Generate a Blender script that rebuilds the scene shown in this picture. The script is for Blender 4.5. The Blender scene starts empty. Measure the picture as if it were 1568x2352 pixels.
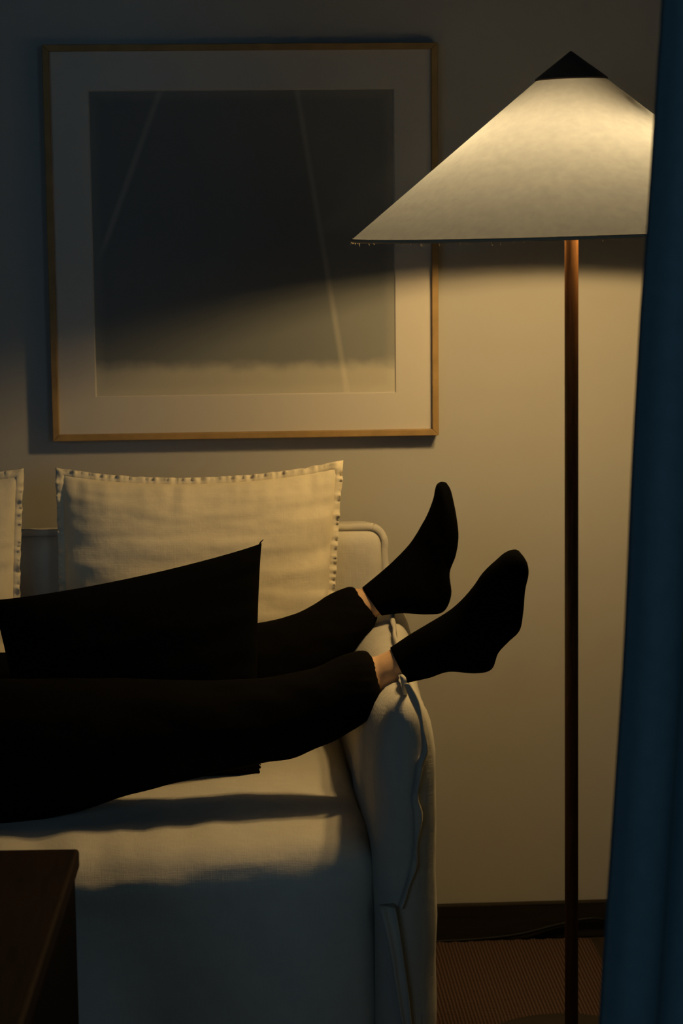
import bpy, bmesh, math, random
from mathutils import Vector, Matrix, noise
random.seed(4)
V = Vector
S = bpy.context.scene
COL = S.collection

# ------------------------------------------------------------------ camera
F, W, H, DIST, EYE = 5000.0, 1568, 2352, 4.0, 1.4067
YAW, PITCH, ROLL = math.radians(3.2), math.radians(8.17), 0.0098
fwd = V((math.sin(YAW) * math.cos(PITCH), math.cos(YAW) * math.cos(PITCH), -math.sin(PITCH)))
r0 = fwd.cross(V((0, 0, 1))).normalized()
u0 = r0.cross(fwd)
rgt = math.cos(ROLL) * r0 - math.sin(ROLL) * u0
upv = math.sin(ROLL) * r0 + math.cos(ROLL) * u0
EYEP = V((0, -DIST, EYE))
cam = bpy.data.cameras.new('camera')
cam.sensor_fit = 'VERTICAL'
cam.sensor_height = 36
cam.lens = F / H * 36
cam.dof.use_dof = True
cam.dof.focus_distance = 3.5
cam.dof.aperture_fstop = 6.3
co = bpy.data.objects.new('camera', cam)
COL.objects.link(co)
co.matrix_world = Matrix(((rgt.x, upv.x, -fwd.x, EYEP.x), (rgt.y, upv.y, -fwd.y, EYEP.y), (rgt.z, upv.z, -fwd.z, EYEP.z), (0, 0, 0, 1)))
S.camera = co

# ------------------------------------------------------------------ exposure, dusk sky, window daylight
S.view_settings.view_transform = 'Standard'
S.view_settings.look = 'None'
S.view_settings.gamma = 1
S.view_settings.exposure = 0.0
try:
    S.cycles.use_denoising = True
    S.cycles.max_bounces = 10
    S.cycles.sample_clamp_indirect = 4
    S.cycles.caustics_reflective = False
    S.cycles.caustics_refractive = False
except Exception:
    pass
wd = bpy.data.worlds.new('dusk')
S.world = wd
wd.use_nodes = True
wd.node_tree.nodes['Background'].inputs[0].default_value = (0.10, 0.16, 0.26, 1)
wd.node_tree.nodes['Background'].inputs[1].default_value = 0.6
WINDOWS = ((-2.58, -0.78, 5.2), (0.98, 1.78, 4.6))     # left edge, right edge, daylight in watts; right window added to light the sofa
WZ0, WZ1 = 0.95, 2.55
for wa_, wb_, en_ in WINDOWS:
    al = bpy.data.lights.new('dusk_window_light', 'AREA')
    al.shape = 'RECTANGLE'
    al.size, al.size_y = wb_ - wa_ - .1, WZ1 - WZ0 - .1
    al.energy = en_
    al.color = (0.42, 0.74, 1.0)
    alo = bpy.data.objects.new('dusk_window_light', al)
    COL.objects.link(alo)
    alo.location = ((wa_ + wb_) / 2, -5.12, (WZ0 + WZ1) / 2)
    alo.rotation_euler = (math.radians(90), 0, 0)
BULB_POWER = 16.0


def ray(px, py):
    return fwd + rgt * ((px - W / 2) / F) - upv * ((py - H / 2) / F)


def atY(px, py, Y):
    d = ray(px, py)
    return EYEP + d * ((Y + DIST) / d.y)


def atZ(px, py, Z):
    d = ray(px, py)
    return EYEP + d * ((Z - EYE) / d.z)


# ------------------------------------------------------------------ materials
def mat(name, col, rough=0.8, spec=0.3, metal=0.0, nscale=0, namt=0.0, bump=0.0, bscale=200, weave=0, wbump=0.15, sheen=0.0, stretch=(1, 1, 1), detail=4, bdist=0.002):
    m = bpy.data.materials.new(name)
    m.use_nodes = True
    nt = m.node_tree
    b = nt.nodes['Principled BSDF']
    b.inputs['Base Color'].default_value = (*col, 1)
    b.inputs['Roughness'].default_value = rough
    b.inputs['Specular IOR Level'].default_value = spec
    b.inputs['Metallic'].default_value = metal
    if sheen:
        b.inputs['Sheen Weight'].default_value = sheen
    tc = nt.nodes.new('ShaderNodeTexCoord')
    mp = nt.nodes.new('ShaderNodeMapping')
    mp.inputs['Scale'].default_value = stretch
    nt.links.new(tc.outputs['Object'], mp.inputs['Vector'])
    if nscale:
        n = nt.nodes.new('ShaderNodeTexNoise')
        n.inputs['Scale'].default_value = nscale
        n.inputs['Detail'].default_value = detail
        nt.links.new(mp.outputs[0], n.inputs['Vector'])
        r = nt.nodes.new('ShaderNodeValToRGB')
        r.color_ramp.elements[0].position = 0.3
        r.color_ramp.elements[1].position = 0.7
        r.color_ramp.elements[0].color = (*[c * (1 - namt) for c in col], 1)
        r.color_ramp.elements[1].color = (*[min(1, c * (1 + namt)) for c in col], 1)
        nt.links.new(n.outputs['Fac'], r.inputs['Fac'])
        nt.links.new(r.outputs['Color'], b.inputs['Base Color'])
    last = None

    def addbump(h, strength, dist):
        nonlocal last
        bp = nt.nodes.new('ShaderNodeBump')
        bp.inputs['Strength'].default_value = strength
        bp.inputs['Distance'].default_value = dist
        nt.links.new(h, bp.inputs['Height'])
        if last:
            nt.links.new(last, bp.inputs['Normal'])
        last = bp.outputs['Normal']
    if bump:
        n2 = nt.nodes.new('ShaderNodeTexNoise')
        n2.inputs['Scale'].default_value = bscale
        n2.inputs['Detail'].default_value = 6
        nt.links.new(mp.outputs[0], n2.inputs['Vector'])
        addbump(n2.outputs['Fac'], bump, bdist)
    if weave:
        for ax, st in (('X', (1, 0.06, 0.06)), ('Z', (0.06, 0.06, 1))):
            m2 = nt.nodes.new('ShaderNodeMapping')
            m2.inputs['Scale'].default_value = st
            nt.links.new(tc.outputs['Object'], m2.inputs['Vector'])
            n3 = nt.nodes.new('ShaderNodeTexNoise')
            n3.inputs['Scale'].default_value = weave
            n3.inputs['Detail'].default_value = 3
            nt.links.new(m2.outputs[0], n3.inputs['Vector'])
            addbump(n3.outputs['Fac'], wbump, 0.0015)
    if last:
        nt.links.new(last, b.inputs['Normal'])
    return m


M = {}
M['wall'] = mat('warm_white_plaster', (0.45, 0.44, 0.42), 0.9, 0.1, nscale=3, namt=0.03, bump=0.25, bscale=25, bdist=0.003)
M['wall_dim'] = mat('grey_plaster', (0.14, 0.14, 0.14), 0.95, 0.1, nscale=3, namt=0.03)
M['floor'] = mat('dark_oak_boards', (0.035, 0.026, 0.018), 0.6, 0.25, nscale=6, namt=0.4, stretch=(8, 0.6, 1))
M['base'] = mat('dark_stained_skirting', (0.022, 0.018, 0.012), 0.55, 0.25, nscale=12, namt=0.3, stretch=(0.6, 1, 8))
M['sofa'] = mat('off_white_slipcover_linen', (0.62, 0.585, 0.51), 0.95, 0.1, nscale=40, namt=0.03, bump=0.5, bscale=11, bdist=0.008, weave=700, wbump=0.25, sheen=0.15)
M['linen'] = mat('cream_washed_linen', (0.80, 0.72, 0.55), 0.95, 0.1, nscale=50, namt=0.04, bump=0.45, bscale=18, bdist=0.007, weave=600, wbump=0.14, sheen=0.1)
M['black'] = mat('black_cushion_cotton', (0.0042, 0.0042, 0.0036), 0.95, 0.03, bump=0.4, bscale=30, bdist=0.004)
M['trouser'] = mat('black_trouser_cotton', (0.0045, 0.004, 0.003), 0.95, 0.03, bump=0.5, bscale=22, bdist=0.006)
M['sock'] = mat('black_knit_sock', (0.0022, 0.0022, 0.002), 0.95, 0.02, bump=0.3, bscale=500)
M['skin'] = mat('skin', (0.64, 0.40, 0.235), 0.55, 0.3, nscale=60, namt=0.06, bump=0.1, bscale=300)
M['hair'] = mat('dark_brown_hair', (0.02, 0.013, 0.008), 0.5, 0.4, nscale=120, namt=0.3, stretch=(1, 8, 8))
M['oak'] = mat('pale_oak', (0.34, 0.22, 0.09), 0.55, 0.25, nscale=30, namt=0.15, stretch=(1, 1, 1), bump=0.1, bscale=80)
M['mat'] = mat('off_white_mat_board', (0.58, 0.55, 0.51), 0.9, 0.1, nscale=200, namt=0.01)
M['pole'] = mat('walnut_pole', (0.095, 0.042, 0.014), 0.45, 0.35, nscale=40, namt=0.35, stretch=(4, 4, 0.3))
M['cap'] = mat('dark_bronze_cap', (0.15, 0.105, 0.075), 0.5, 0.5, 0.0, nscale=30, namt=0.25)
M['lampbase'] = mat('dark_bronze_base', (0.028, 0.02, 0.013), 0.5, 0.4, 0.3, nscale=20, namt=0.2)
M['brass'] = mat('aged_brass', (0.35, 0.22, 0.08), 0.35, 0.5, 1.0)
M['cord'] = mat('black_cord', (0.006, 0.006, 0.006), 0.6, 0.2)
M['table'] = mat('dark_reddish_wood', (0.013, 0.0048, 0.0025), 0.7, 0.12, nscale=14, namt=0.45, stretch=(6, 0.7, 6), bump=0.15, bscale=60)
M['tablepanel'] = mat('black_stained_wood', (0.004, 0.0035, 0.003), 0.85, 0.05, nscale=14, namt=0.3, stretch=(6, 6, 0.7))
M['curtain'] = mat('deep_blue_curtain_cloth', (0.155, 0.25, 0.29), 0.95, 0.05, nscale=60, namt=0.06, weave=500, wbump=0.2)
M['rail'] = mat('white_painted_metal', (0.6, 0.6, 0.6), 0.5, 0.3)
M['thread'] = mat('paper_fibre', (0.55, 0.48, 0.36), 0.9, 0.1)

# rug: ribs running away from the wall plus a cross weave
m = bpy.data.materials.new('ribbed_sisal')
m.use_nodes = True
nt = m.node_tree
b = nt.nodes['Principled BSDF']
b.inputs['Roughness'].default_value = 0.95
b.inputs['Specular IOR Level'].default_value = 0.05
tc = nt.nodes.new('ShaderNodeTexCoord')
wv = nt.nodes.new('ShaderNodeTexWave')
wv.inputs['Scale'].default_value = 50
wv.inputs['Distortion'].default_value = 0.6
wv.inputs['Detail'].default_value = 2
wv.bands_direction = 'X'
wv2 = nt.nodes.new('ShaderNodeTexWave')
wv2.inputs['Scale'].default_value = 45
wv2.inputs['Distortion'].default_value = 1.5
wv2.bands_direction = 'Y'
mx = nt.nodes.new('ShaderNodeMath')
mx.operation = 'MULTIPLY_ADD'
mx.inputs[1].default_value = 0.35
rp = nt.nodes.new('ShaderNodeValToRGB')
rp.color_ramp.elements[0].color = (0.032, 0.021, 0.017, 1)
rp.color_ramp.elements[1].color = (0.12, 0.075, 0.060, 1)
rp.color_ramp.elements[1].position = 1.2 if False else 1.0
for w_ in (wv, wv2):
    nt.links.new(tc.outputs['Object'], w_.inputs['Vector'])
nt.links.new(wv2.outputs['Fac'], mx.inputs[0])
nt.links.new(wv.outputs['Fac'], mx.inputs[2])
nt.links.new(mx.outputs[0], rp.inputs['Fac'])
nt.links.new(rp.outputs[0], b.inputs['Base Color'])
bp = nt.nodes.new('ShaderNodeBump')
bp.inputs['Strength'].default_value = 0.8
bp.inputs['Distance'].default_value = 0.003
nt.links.new(mx.outputs[0], bp.inputs['Height'])
nt.links.new(bp.outputs[0], b.inputs['Normal'])
M['rug'] = m

# lampshade: paper that passes light diffusely
m = bpy.data.materials.new('translucent_shade_paper')
m.use_nodes = True
nt = m.node_tree
nt.nodes.clear()
out = nt.nodes.new('ShaderNodeOutputMaterial')
df = nt.nodes.new('ShaderNodeBsdfDiffuse')
tr = nt.nodes.new('ShaderNodeBsdfTranslucent')
mixs = nt.nodes.new('ShaderNodeMixShader')
mixs.inputs[0].default_value = 0.36
tc = nt.nodes.new('ShaderNodeTexCoord')
nz = nt.nodes.new('ShaderNodeTexNoise')
nz.inputs['Scale'].default_value = 90
nz.inputs['Detail'].default_value = 8
nt.links.new(tc.outputs['Object'], nz.inputs['Vector'])
rp = nt.nodes.new('ShaderNodeValToRGB')
rp.color_ramp.elements[0].position = 0.3
rp.color_ramp.elements[1].position = 0.7
rp.color_ramp.elements[0].color = (0.25, 0.285, 0.37, 1)
rp.color_ramp.elements[1].color = (0.33, 0.37, 0.47, 1)
nt.links.new(nz.outputs['Fac'], rp.inputs['Fac'])
nt.links.new(rp.outputs[0], tr.inputs['Color'])
df.inputs['Color'].default_value = (0.34, 0.32, 0.28, 1)
nt.links.new(df.outputs[0], mixs.inputs[1])
nt.links.new(tr.outputs[0], mixs.inputs[2])
nt.links.new(mixs.outputs[0], out.inputs[0])
M['shade'] = m

# bulb glow
m = bpy.data.materials.new('warm_bulb_glow')
m.use_nodes = True
nt = m.node_tree
nt.nodes.clear()
out = nt.nodes.new('ShaderNodeOutputMaterial')
em = nt.nodes.new('ShaderNodeEmission')
em.inputs[0].default_value = (1.0, 0.655, 0.255, 1)
em.inputs[1].default_value = 1.0
nt.links.new(em.outputs[0], out.inputs[0])
M['bulb'] = m
BULB_EM = em

# picture glazing: almost clear, a faint reflection
m = bpy.data.materials.new('picture_glass')
m.use_nodes = True
nt = m.node_tree
nt.nodes.clear()
out = nt.nodes.new('ShaderNodeOutputMaterial')
tp = nt.nodes.new('ShaderNodeBsdfTransparent')
gl = nt.nodes.new('ShaderNodeBsdfGlossy')
gl.inputs['Roughness'].default_value = 0.02
mixs = nt.nodes.new('ShaderNodeMixShader')
mixs.inputs[0].default_value = 0.006
nt.links.new(tp.outputs[0], mixs.inputs[1])
nt.links.new(gl.outputs[0], mixs.inputs[2])
nt.links.new(mixs.outputs[0], out.inputs[0])
M['glass'] = m


# ------------------------------------------------------------------ mesh helpers
def obj(name, verts, faces, m, parent=None, smooth=True, loc=None):
    me = bpy.data.meshes.new(name)
    me.from_pydata([tuple(v) for v in verts], [], faces)
    me.materials.append(m)
    bm = bmesh.new()
    bm.from_mesh(me)
    bmesh.ops.recalc_face_normals(bm, faces=bm.faces)
    bm.to_mesh(me)
    bm.free()
    if smooth:
        for p in me.polygons:
            p.use_smooth = True
    o = bpy.data.objects.new(name, me)
    COL.objects.link(o)
    if loc is not None:
        o.location = loc
    if parent is not None:
        par(o, parent)
    return o


def wmat(o):
    mm = o.matrix_basis.copy()
    if o.parent:
        mm = wmat(o.parent) @ mm
    return mm


def par(o, parent):
    """parent o, whose mesh is in world space, keeping it where it is"""
    o.parent = parent
    o.matrix_parent_inverse = Matrix()
    inv = wmat(parent).inverted()
    o.matrix_basis = inv @ o.matrix_basis


def empty(name, loc):
    o = bpy.data.objects.new(name, None)
    o.empty_display_size = 0.05
    COL.objects.link(o)
    o.location = loc
    return o


def tag(o, label, cat, group=None):
    o['label'] = label
    o['category'] = cat
    if group:
        o['group'] = group
    return o


def struct(o):
    o['kind'] = 'structure'
    return o


class MB:
    def __init__(s):
        s.v, s.f = [], []

    def add(s, v, f):
        n = len(s.v)
        s.v += [V(p) for p in v]
        s.f += [tuple(i + n for i in q) for q in f]
        return s

    def box(s, lo, hi):
        x0, y0, z0 = lo
        x1, y1, z1 = hi
        return s.add([(x0, y0, z0), (x1, y0, z0), (x1, y1, z0), (x0, y1, z0), (x0, y0, z1), (x1, y0, z1), (x1, y1, z1), (x0, y1, z1)],
                     [(0, 3, 2, 1), (4, 5, 6, 7), (0, 1, 5, 4), (1, 2, 6, 5), (2, 3, 7, 6), (3, 0, 4, 7)])

    def rbox(s, lo, hi, r, n=(12, 12, 12), fn=None):
        """a box with rounded edges and a dense skin; fn(p) may move points"""
        lo, hi = V(lo), V(hi)
        bm = bmesh.new()
        idx = {}

        def axis(k):
            a, b2 = lo[k], hi[k]
            c = [a + r * (1 - math.cos(t * math.pi / 8)) * 1.0 for t in range(0, 4)]
            c = [a + r * q for q in (0, .12, .35, .65, 1)]
            mid = [a + r + (b2 - a - 2 * r) * i / n[k] for i in range(1, n[k])]
            d = [b2 - r * q for q in (1, .65, .35, .12, 0)]
            return c + mid + d
        A = [axis(k) for k in range(3)]
        N = [len(a) for a in A]

        def vert(i, j, k):
            key = (i, j, k)
            if key in idx:
                return idx[key]
            p = V((A[0][i], A[1][j], A[2][k]))
            c = V([min(max(p[t], lo[t] + r), hi[t] - r) for t in range(3)])
            d = p - c
            if d.length > 1e-9:
                p = c + d.normalized() * r
            if fn:
                p = fn(p)
            idx[key] = len(vs)
            vs.append(p)
            return idx[key]
        vs, fs = [], []
        for ax in range(3):
            a1, a2 = (ax + 1) % 3, (ax + 2) % 3
            for side in (0, N[ax] - 1):
                for i in range(N[a1] - 1):
                    for j in range(N[a2] - 1):
                        q = []
                        for (di, dj) in ((0, 0), (1, 0), (1, 1), (0, 1)):
                            ijk = [0, 0, 0]
                            ijk[ax], ijk[a1], ijk[a2] = side, i + di, j + dj
                            q.append(vert(*ijk))
                        fs.append(tuple(q))
        bm.free()
        return s.add(vs, fs)

    def lathe(s, prof, c, seg=48, cap=True, tilt=None):
        vs, fs = [], []
        for (r, z) in prof:
            for i in range(seg):
                a = 2 * math.pi * i / seg
                vs.append(V((r * math.cos(a), r * math.sin(a), z)))
        for k in range(len(prof) - 1):
            for i in range(seg):
                j = (i + 1) % seg
                fs.append((k * seg + i, k * seg + j, (k + 1) * seg + j, (k + 1) * seg + i))
        if cap:
            fs.append(tuple(range(seg)))
            fs.append(tuple((len(prof) - 1) * seg + i for i in range(seg)))
        if tilt:
            vs = [tilt @ v for v in vs]
        return s.add([v + V(c) for v in vs], fs)

    def loft(s, secs, seg=28, sub=4):
        """secs: (centre, semi-axis vector, semi-axis vector); Catmull-Rom between them; closed ends"""
        def cr(p0, p1, p2, p3, t):
            return 0.5 * ((2 * p1) + (p2 - p0) * t + (2 * p0 - 5 * p1 + 4 * p2 - p3) * t * t + (3 * p1 - p0 - 3 * p2 + p3) * t ** 3)
        rings = []
        n = len(secs)
        for i in range(n - 1):
            q = [secs[max(i - 1, 0)], secs[i], secs[i + 1], secs[min(i + 2, n - 1)]]
            for k in range(sub):
                t = k / sub
                rings.append([cr(q[0][a], q[1][a], q[2][a], q[3][a], t) for a in range(3)])
        rings.append(list(secs[-1]))
        vs, fs = [], []
        for c, a, b2 in rings:
            for i in range(seg):
                th = 2 * math.pi * i / seg
                vs.append(c + a * math.cos(th) + b2 * math.sin(th))
        for k in range(len(rings) - 1):
            for i in range(seg):
                j = (i + 1) % seg
                fs.append((k * seg + i, k * seg + j, (k + 1) * seg + j, (k + 1) * seg + i))
        fs.append(tuple(range(seg)))
        fs.append(tuple((len(rings) - 1) * seg + i for i in range(seg)))
        return s.add(vs, fs)

    def tube(s, pts, r, seg=10, sub=4, flat=1.0, flatdir=None):
        """round tube of radius r (number or list) along points, flattened across flatdir"""
        pts = [V(p) for p in pts]
        R = r if isinstance(r, (list, tuple)) else [r] * len(pts)
        secs = []
        for i, p in enumerate(pts):
            t = (pts[min(i + 1, len(pts) - 1)] - pts[max(i - 1, 0)]).normalized()
            ref = V(flatdir) if flatdir is not None else (V((0, 0, 1)) if abs(t.z) < 0.9 else V((0, 1, 0)))
            a = t.cross(ref)
            if a.length < 1e-6:
                a = t.cross(V((1, 0, 0)))
            a.normalize()
            b2 = a.cross(t).normalized()
            secs.append((p, a * R[i] * flat, b2 * R[i]))
        return s.loft(secs, seg, sub)

    def ball(s, c, rad, seg=20, rings=12):
        rx, ry, rz = rad if isinstance(rad, (tuple, list)) else (rad,) * 3
        vs, fs = [], []
        for k in range(1, rings):
            ph = math.pi * k / rings
            for i in range(seg):
                a = 2 * math.pi * i / seg
                vs.append(V(c) + V((rx * math.sin(ph) * math.cos(a), ry * math.sin(ph) * math.sin(a), rz * math.cos(ph))))
        t, b2 = len(vs), len(vs) + 1
        vs += [V(c) + V((0, 0, rz)), V(c) - V((0, 0, rz))]
        for k in range(rings - 2):
            for i in range(seg):
                j = (i + 1) % seg
                fs.append((k * seg + i, k * seg + j, (k + 1) * seg + j, (k + 1) * seg + i))
        for i in range(seg):
            j = (i + 1) % seg
            fs.append((t, j, i))
            fs.append((b2, (rings - 2) * seg + i, (rings - 2) * seg + j))
        return s.add(vs, fs)

    def build(s, name, m, parent=None, smooth=True, loc=None):
        if loc is not None:
            s.v = [v - V(loc) for v in s.v]
        return obj(name, s.v, s.f, m, parent, smooth, loc)


def remesh(o, voxel, smooth=6, disp=None):
    md = o.modifiers.new('r', 'REMESH')
    md.mode = 'VOXEL'
    md.voxel_size = voxel
    ms = o.modifiers.new('s', 'SMOOTH')
    ms.iterations = smooth
    dg = bpy.context.evaluated_depsgraph_get()
    me = bpy.data.meshes.new_from_object(o.evaluated_get(dg))
    o.modifiers.clear()
    o.data = me
    if disp:
        ns = [v.normal.copy() for v in me.vertices]
        for v, n in zip(me.vertices, ns):
            v.co += n * disp(v.co)
    for p in me.polygons:
        p.use_smooth = True
    return o


def bevel(o, w, seg=2):
    md = o.modifiers.new('bevel', 'BEVEL')
    md.width = w
    md.segments = seg
    md.limit_method = 'ANGLE'
    return o


def nz3(p, sc, seed=0.0):
    return noise.noise(V((p[0] * sc + seed, p[1] * sc + seed * 1.7, p[2] * sc - seed)))


# ------------------------------------------------------------------ room
XL, XR, YF, ZC = -2.7, 1.9, -5.2, 2.6
struct(MB().box((XL, YF, -0.1), (XR, 0.1, 0)).build('floor', M['floor'], smooth=False))
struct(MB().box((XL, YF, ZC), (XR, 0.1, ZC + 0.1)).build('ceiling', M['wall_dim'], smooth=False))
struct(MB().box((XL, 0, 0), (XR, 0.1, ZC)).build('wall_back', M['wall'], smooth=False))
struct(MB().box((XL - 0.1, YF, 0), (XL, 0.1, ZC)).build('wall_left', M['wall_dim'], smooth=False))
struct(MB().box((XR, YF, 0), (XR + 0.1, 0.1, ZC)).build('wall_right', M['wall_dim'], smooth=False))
wf = MB()
xs = [XL] + [q for w_ in WINDOWS for q in w_[:2]] + [XR]
for k in range(0, len(xs), 2):
    wf.box((xs[k], YF - 0.1, 0), (xs[k + 1], YF, ZC))
for k in range(1, len(xs) - 1, 2):
    wf.box((xs[k], YF - 0.1, 0), (xs[k + 1], YF, WZ0)).box((xs[k], YF - 0.1, WZ1), (xs[k + 1], YF, ZC))
struct(wf.build('wall_front', M['wall_dim'], smooth=False))
for k, (wx0, wx1, _) in enumerate(WINDOWS):  # the second is an unseen window, added for its light on the sofa front
    wn = MB()
    xm = (wx0 + wx1) / 2
    for lo, hi in (((wx0, WZ0), (wx0 + .05, WZ1)), ((wx1 - .05, WZ0), (wx1, WZ1)), ((wx0, WZ0), (wx1, WZ0 + .05)), ((wx0, WZ1 - .05), (wx1, WZ1)), ((xm - .025, WZ0), (xm + .025, WZ1))):
        wn.box((lo[0], YF - 0.08, lo[1]), (hi[0], YF - 0.03, hi[1]))
    win = struct(wn.build('window_%d' % (k + 1), M['rail'], smooth=False))
    struct(MB().box((wx0 + .05, YF - 0.06, WZ0 + .05), (wx1 - .05, YF - 0.055, WZ1 - .05)).build('window_pane', M['glass'], win, smooth=False))
bb = struct(MB().box((XL, -0.014, 0), (XR, 0, 0.072)).build('baseboard_back', M['base'], smooth=False))
bevel(bb, 0.003)

# ------------------------------------------------------------------ rug under the lamp and sofa
rg = MB()
rx0, rx1, ry0, ry1 = -1.9, 0.688, -2.9, -0.042
nx = 260
vs, fs = [], []
for i in range(nx + 1):
    x = rx0 + (rx1 - rx0) * i / nx
    yb = ry1 + 0.004 * math.sin(i * 2.1) + 0.006 * nz3((x, 0, 0), 6)
    for (y, z) in ((ry0, 0.001), (ry0, 0.009), (yb, 0.009), (yb, 0.001)):
        vs.append((x, y, z))
for i in range(nx):
    a, c = i * 4, (i + 1) * 4
    for k in range(4):
        fs.append((a + k, c + k, c + (k + 1) % 4, a + (k + 1) % 4))
fs += [(0, 1, 2, 3), (nx * 4, nx * 4 + 1, nx * 4 + 2, nx * 4 + 3)]
rug = obj('rug', vs, fs, M['rug'], smooth=False)
tag(rug, 'ribbed reddish-brown woven rug on the floor beneath lamp and sofa', 'rug')

# ------------------------------------------------------------------ framed picture
FX0, FX1, FZ0, FZ1 = -0.303, 0.4025, 0.9755, 1.684
pic = empty('framed_picture', ((FX0 + FX1) / 2, -0.004, FZ0))
tag(pic, 'large square framed abstract picture hanging on the wall above the sofa', 'picture')
y0, y1 = -0.034, -0.006
rw = 0.0115
fr = MB()
# four mitred rails
out_ = [(FX0, FZ0), (FX1, FZ0), (FX1, FZ1), (FX0, FZ1)]
inn_ = [(FX0 + rw, FZ0 + rw), (FX1 - rw, FZ0 + rw), (FX1 - rw, FZ1 - rw), (FX0 + rw, FZ1 - rw)]
for k in range(4):
    a, c = k, (k + 1) % 4
    q = [out_[a], out_[c], inn_[c], inn_[a]]
    fr.add([(x, y0, z) for x, z in q] + [(x, y1, z) for x, z in q], [(0, 1, 2, 3), (4, 5, 6, 7), (0, 1, 5, 4), (1, 2, 6, 5), (2, 3, 7, 6), (3, 0, 4, 7)])
bevel(fr.build('frame', M['oak'], pic, smooth=False), 0.0012, 2)
# mat with a cut window
ax0, ax1 = -0.2295, 0.3255
az0, az1 = 1.0475, 1.6015
p_tl, p_tr, p_bl, p_br = atY(200, 208, -.02), atY(907, 202, -.02), atY(221, 911, -.02), atY(907, 904, -.02)
ax0, ax1 = (p_tl.x + p_bl.x) / 2, (p_tr.x + p_br.x) / 2
az0, az1 = (p_bl.z + p_br.z) / 2, (p_tl.z + p_tr.z) / 2
mb = MB()
mo = [(FX0 + rw - .002, FZ0 + rw - .002), (FX1 - rw + .002, FZ0 + rw - .002), (FX1 - rw + .002, FZ1 - rw + .002), (FX0 + rw - .002, FZ1 - rw + .002)]
mi = [(ax0, az0), (ax1, az0), (ax1, az1), (ax0, az1)]
mi2 = [(ax0 + .002, az0 + .002), (ax1 - .002, az0 + .002), (ax1 - .002, az1 - .002), (ax0 + .002, az1 - .002)]
for k in range(4):
    a, c = k, (k + 1) % 4
    mb.add([(mo[a][0], -.022, mo[a][1]), (mo[c][0], -.022, mo[c][1]), (mi[c][0], -.022, mi[c][1]), (mi[a][0], -.022, mi[a][1]),
            (mi2[a][0], -.0185, mi2[a][1]), (mi2[c][0], -.0185, mi2[c][1]), (mo[a][0], -.0185, mo[a][1]), (mo[c][0], -.0185, mo[c][1])],
           [(0, 1, 2, 3), (3, 2, 5, 4), (6, 7, 5, 4), (0, 1, 7, 6)])
mb.build('mat_board', M['mat'], pic, smooth=False)
# artwork: its own dark sheet with a pale lower band and faint pale streaks
m = bpy.data.materials.new('abstract_print')
m.use_nodes = True
nt = m.node_tree
b = nt.nodes['Principled BSDF']
b.inputs['Roughness'].default_value = 0.9
b.inputs['Specular IOR Level'].default_value = 0.1
tc = nt.nodes.new('ShaderNodeTexCoord')
sx = nt.nodes.new('ShaderNodeSeparateXYZ')
nt.links.new(tc.outputs['Object'], sx.inputs[0])


def mth(op, a, c=None, d=None, clamp=False):
    n = nt.nodes.new('ShaderNodeMath')
    n.operation = op
    n.use_clamp = clamp
    for i, q in enumerate((a, c, d)):
        if q is None:
            continue
        if isinstance(q, (int, float)):
            n.inputs[i].default_value = q
        else:
            nt.links.new(q, n.inputs[i])
    return n.outputs[0]


def sstep(val, a, c):
    n = nt.nodes.new('ShaderNodeMapRange')
    n.interpolation_type = 'SMOOTHSTEP'
    n.inputs['From Min'].default_value = a
    n.inputs['From Max'].default_value = c
    nt.links.new(val, n.inputs['Value'])
    return n.outputs[0]


AW, AH = ax1 - ax0, az1 - az0
uu = mth('DIVIDE', sx.outputs['X'], AW)          # 0..1 left to right
vv = mth('DIVIDE', sx.outputs['Z'], AH)          # 0..1 bottom to top
nzn = nt.nodes.new('ShaderNodeTexNoise')
nzn.inputs['Scale'].default_value = 25
nzn.inputs['Detail'].default_value = 8
nt.links.new(tc.outputs['Object'], nzn.inputs['Vector'])
wob = mth('MULTIPLY_ADD', nzn.outputs['Fac'], 0.05, -0.025)
vw = mth('ADD', vv, wob)
band = mth('SUBTRACT', 1.0, sstep(vw, 0.07, 0.125))


def streak(u1, v1, u2, v2, wd_, vlo=-1.0):
    # distance from a slanted line u = u1 + (v - v1) * slope
    sl = (u2 - u1) / (v2 - v1)
    lu = mth('MULTIPLY_ADD', vv, sl, u1 - v1 * sl)
    dd = mth('ABSOLUTE', mth('SUBTRACT', uu, lu))
    s1 = mth('SUBTRACT', 1.0, sstep(dd, 0.0, wd_))
    if vlo > -0.5:
        s1 = mth('MULTIPLY', s1, sstep(vv, vlo, vlo + 0.1))
    return s1, mth('SUBTRACT', uu, lu)


s1, _ = streak(0.235, 1.0, 0.03, 0.47, 0.018, 0.44)
s2, side = streak(0.68, 1.0, 0.837, 0.0, 0.016)
rside = sstep(side, -0.005, 0.02)
eu = mth('MINIMUM', uu, mth('SUBTRACT', 1.0, uu))
ev = mth('MINIMUM', vv, mth('SUBTRACT', 1.0, vv))
edge = mth('SUBTRACT', 1.0, sstep(mth('ADD', mth('MINIMUM', eu, ev), mth('MULTIPLY', wob, 0.5)), 0.012, 0.045))
tot = mth('MULTIPLY_ADD', band, 0.62, 0.10)
tot = mth('MULTIPLY_ADD', s1, 0.24, tot)
tot = mth('MULTIPLY_ADD', s2, 0.28, tot)
tot = mth('MULTIPLY_ADD', rside, 0.08, tot)
tot = mth('MULTIPLY_ADD', edge, 0.10, tot)
tot = mth('MULTIPLY_ADD', wob, 0.6, tot)
rp = nt.nodes.new('ShaderNodeValToRGB')
rp.color_ramp.elements[0].position = 0.0
rp.color_ramp.elements[0].color = (0.15, 0.168, 0.185, 1)
rp.color_ramp.elements[1].position = 1.0
rp.color_ramp.elements[1].color = (0.58, 0.55, 0.46, 1)
nt.links.new(tot, rp.inputs['Fac'])
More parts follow.
